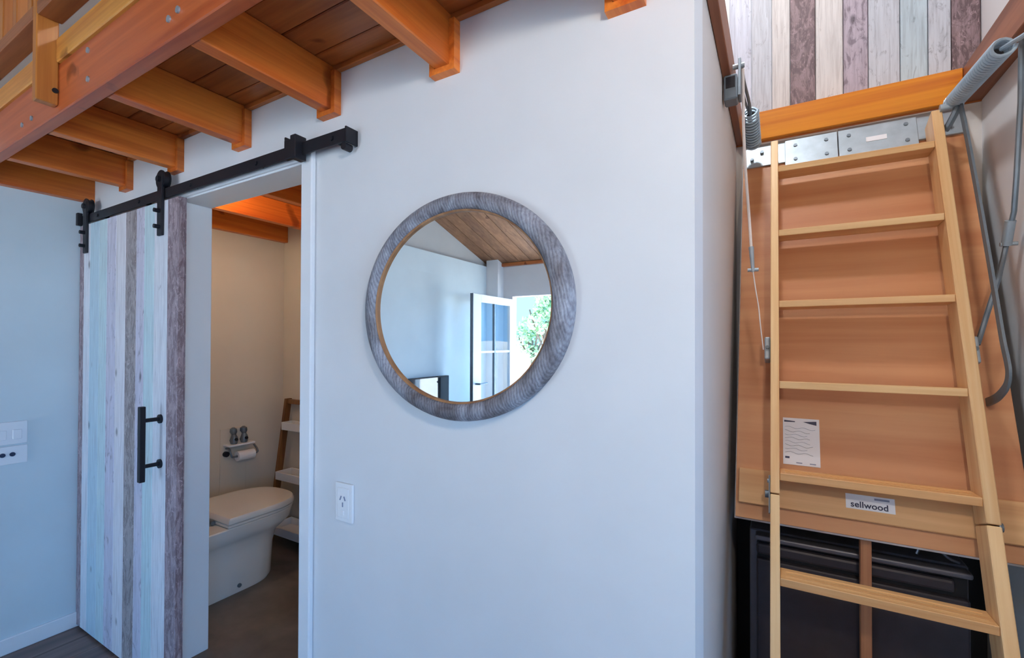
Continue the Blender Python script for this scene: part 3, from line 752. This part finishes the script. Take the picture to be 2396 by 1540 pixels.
pw = empty('prop_pole', (.224, 1.70, 0), 'slim upright wooden pole standing in front of the black fridge', 'pole')
box('shaft', .211, .238, 1.690, 1.716, .012, .905, M['pole_z'], pw, bev=.002)
box('rubber_foot', .208, .241, 1.687, 1.719, 0, .0118, M['fridge_dark'], pw, bev=.002)

# ------------------------------------------------------------------ what the mirror shows: entrance, television, outdoors
dr = box('door_1', -2.89, -2.85, -3.04, -2.955, .01, 2.02, M['trim'], bev=.002); struct(dr, 'white glazed entrance door standing open, seen in the mirror')
box('lock_stile', -2.89, -2.85, -2.32, -2.165, .01, 2.02, M['trim'], dr)
box('top_rail', -2.89, -2.85, -2.955, -2.32, 1.935, 2.02, M['trim'], dr)
box('bottom_rail', -2.89, -2.85, -2.955, -2.32, .01, .22, M['trim'], dr)
box('mullion', -2.885, -2.855, -2.628, -2.604, .22, 1.935, M['grey_steel'], dr)
for z in (.80, 1.365): box('glazing_bar', -2.885, -2.855, -2.955, -2.628, z, z+.024, M['trim'], dr); box('glazing_bar', -2.885, -2.855, -2.604, -2.32, z, z+.024, M['trim'], dr)
for a, b in ((-2.955, -2.628), (-2.604, -2.32)):
    for c, d in ((.22, .80), (.824, 1.365), (1.389, 1.935)): box('pane', -2.873, -2.867, a, b, c, d, M['glass'], dr, bev=0)
hh = cyl('door_handle', (-2.85, -2.215, 1.03), (-2.80, -2.215, 1.03), .010, M['grey_steel'], dr)
tube('lever', [(-2.80, -2.22, 1.03), (-2.797, -2.30, 1.03), (-2.80, -2.37, 1.03)], .009, M['grey_steel'], hh)
box('edge_strip', -2.889, -2.851, -2.165, -2.160, .01, 2.02, M['grey_steel'], dr, bev=0)
tv = empty('television', (LX, -1.72, .62), 'black flat television on the left wall, seen in the mirror', 'television')
box('housing', LX+.03, LX+.075, -2.06, -1.30, .62, 1.125, M['fridge_dark'], tv, bev=.004)
box('screen', LX+.0752, LX+.078, -2.05, -1.31, .632, 1.115, M['screen'], tv, bev=0)
box('wall_mount', LX, LX+.03, -1.80, -1.55, .80, .95, M['black'], tv)

bm = bmesh.new()
n = 48
grid = []
for j in range(n+1):
    row = []
    for i in range(n+1):
        X = -18+36*i/n; Y = 9-33*j/n
        Z = -.25+max(0, (-Y-7.0))*.10+.18*math.sin(X*.9+Y*.6)*min(1, max(0, (-Y-4)/4))
        row.append(bm.verts.new((X, Y, Z)))
    grid.append(row)
for j in range(n):
    for i in range(n): bm.faces.new((grid[j][i], grid[j][i+1], grid[j+1][i+1], grid[j+1][i]))
struct(finish('ground_outside', bm, M['bank'], None, True))
def tree(name, label, base, h, crown_r, nl, seed):
    rnd = random.Random(seed)
    e = empty(name, base, label, 'tree', 'trees outside the entrance')
    b = Vector(base)
    bm = bmesh.new(); addtube(bm, [b, b+Vector((.05, .02, h*.35)), b+Vector((.02, .08, h*.7))], .09, 8)
    for k in range(4):
        a = k*1.7+rnd.random()
        addtube(bm, [b+Vector((.05, .02, h*.36)), b+Vector((.5*math.cos(a)*crown_r, .5*math.sin(a)*crown_r, h*.62)), b+Vector((.8*math.cos(a)*crown_r, .8*math.sin(a)*crown_r, h*.8))], .03, 6)
    finish('trunk', bm, M['bark'], e, True)
    bm = bmesh.new()
    blobs = [(Vector((rnd.uniform(-.6, .6)*crown_r, rnd.uniform(-.6, .6)*crown_r, h*rnd.uniform(.5, .95))), crown_r*rnd.uniform(.35, .6)) for _ in range(9)]
    for _ in range(nl):
        c, r = rnd.choice(blobs)
        d = Vector((rnd.gauss(0, 1), rnd.gauss(0, 1), rnd.gauss(0, 1))).normalized()*r*rnd.uniform(.6, 1)
        p = b+c+d; s = rnd.uniform(.05, .10)
        u = Vector((rnd.gauss(0, 1), rnd.gauss(0, 1), rnd.gauss(0, 1))).normalized(); v = u.orthogonal().normalized()
        bm.faces.new([bm.verts.new(p+q) for q in (u*s, v*s*.5, -u*s, -v*s*.5)])
    finish('foliage', bm, M['leaf'], e)['kind'] = 'stuff'
tree('garden_tree', 'green leafy tree outside the open door, seen in the mirror', (-5.25, -9.0, -.05), 3.0, .62, 1500, 3)
tree('garden_shrub', 'low leafy shrub on the pale bank outside, seen in the mirror', (-6.75, -11.0, .15), 2.0, .55, 1000, 5)

# pendant-shaped fill lamps, added unseen behind the camera and up in the loft
for x, y, z, p, lab in ((.38, -.05, 2.14, 1.0, 'added white pendant fill lamp nearer the ladder, behind the camera'), (-.7, -1.9, 2.2, .15, 'added white pendant fill lamp nearer the entrance'),
                  (-.10, 1.35, 3.3, 1.3, 'added white pendant fill lamp up in the loft above the hatch')):
    zc = ceil_z(y)
    e = empty('fill_pendant', (x, y, z-.08), lab, 'lamp', 'added pendant fill lamps')
    cyl('lamp_base', (x, y, zc-.002), (x, y, zc-.03), .05, M['trim'], e)
    cyl('flex', (x, y, zc-.03), (x, y, z+.10), .004, M['black'], e, n=8)
    cyl('lamp_holder', (x, y, z+.10), (x, y, z+.06), .02, M['black'], e, n=14)
    loft('lamp_shade', [[(x+r*math.cos(2*math.pi*k/28), y+r*math.sin(2*math.pi*k/28), zz) for k in range(28)] for r, zz in ((.022, z+.10), (.06, z+.10), (.11, z+.075), (.108, z+.073), (.058, z+.097), (.022, z+.097))], M['trim'], e, caps=False)
    light('fill_bulb', 'POINT', (x, y, z), FILL_W*p, (1, .87, .70) if z < 3 else (.94, .97, 1), .07)
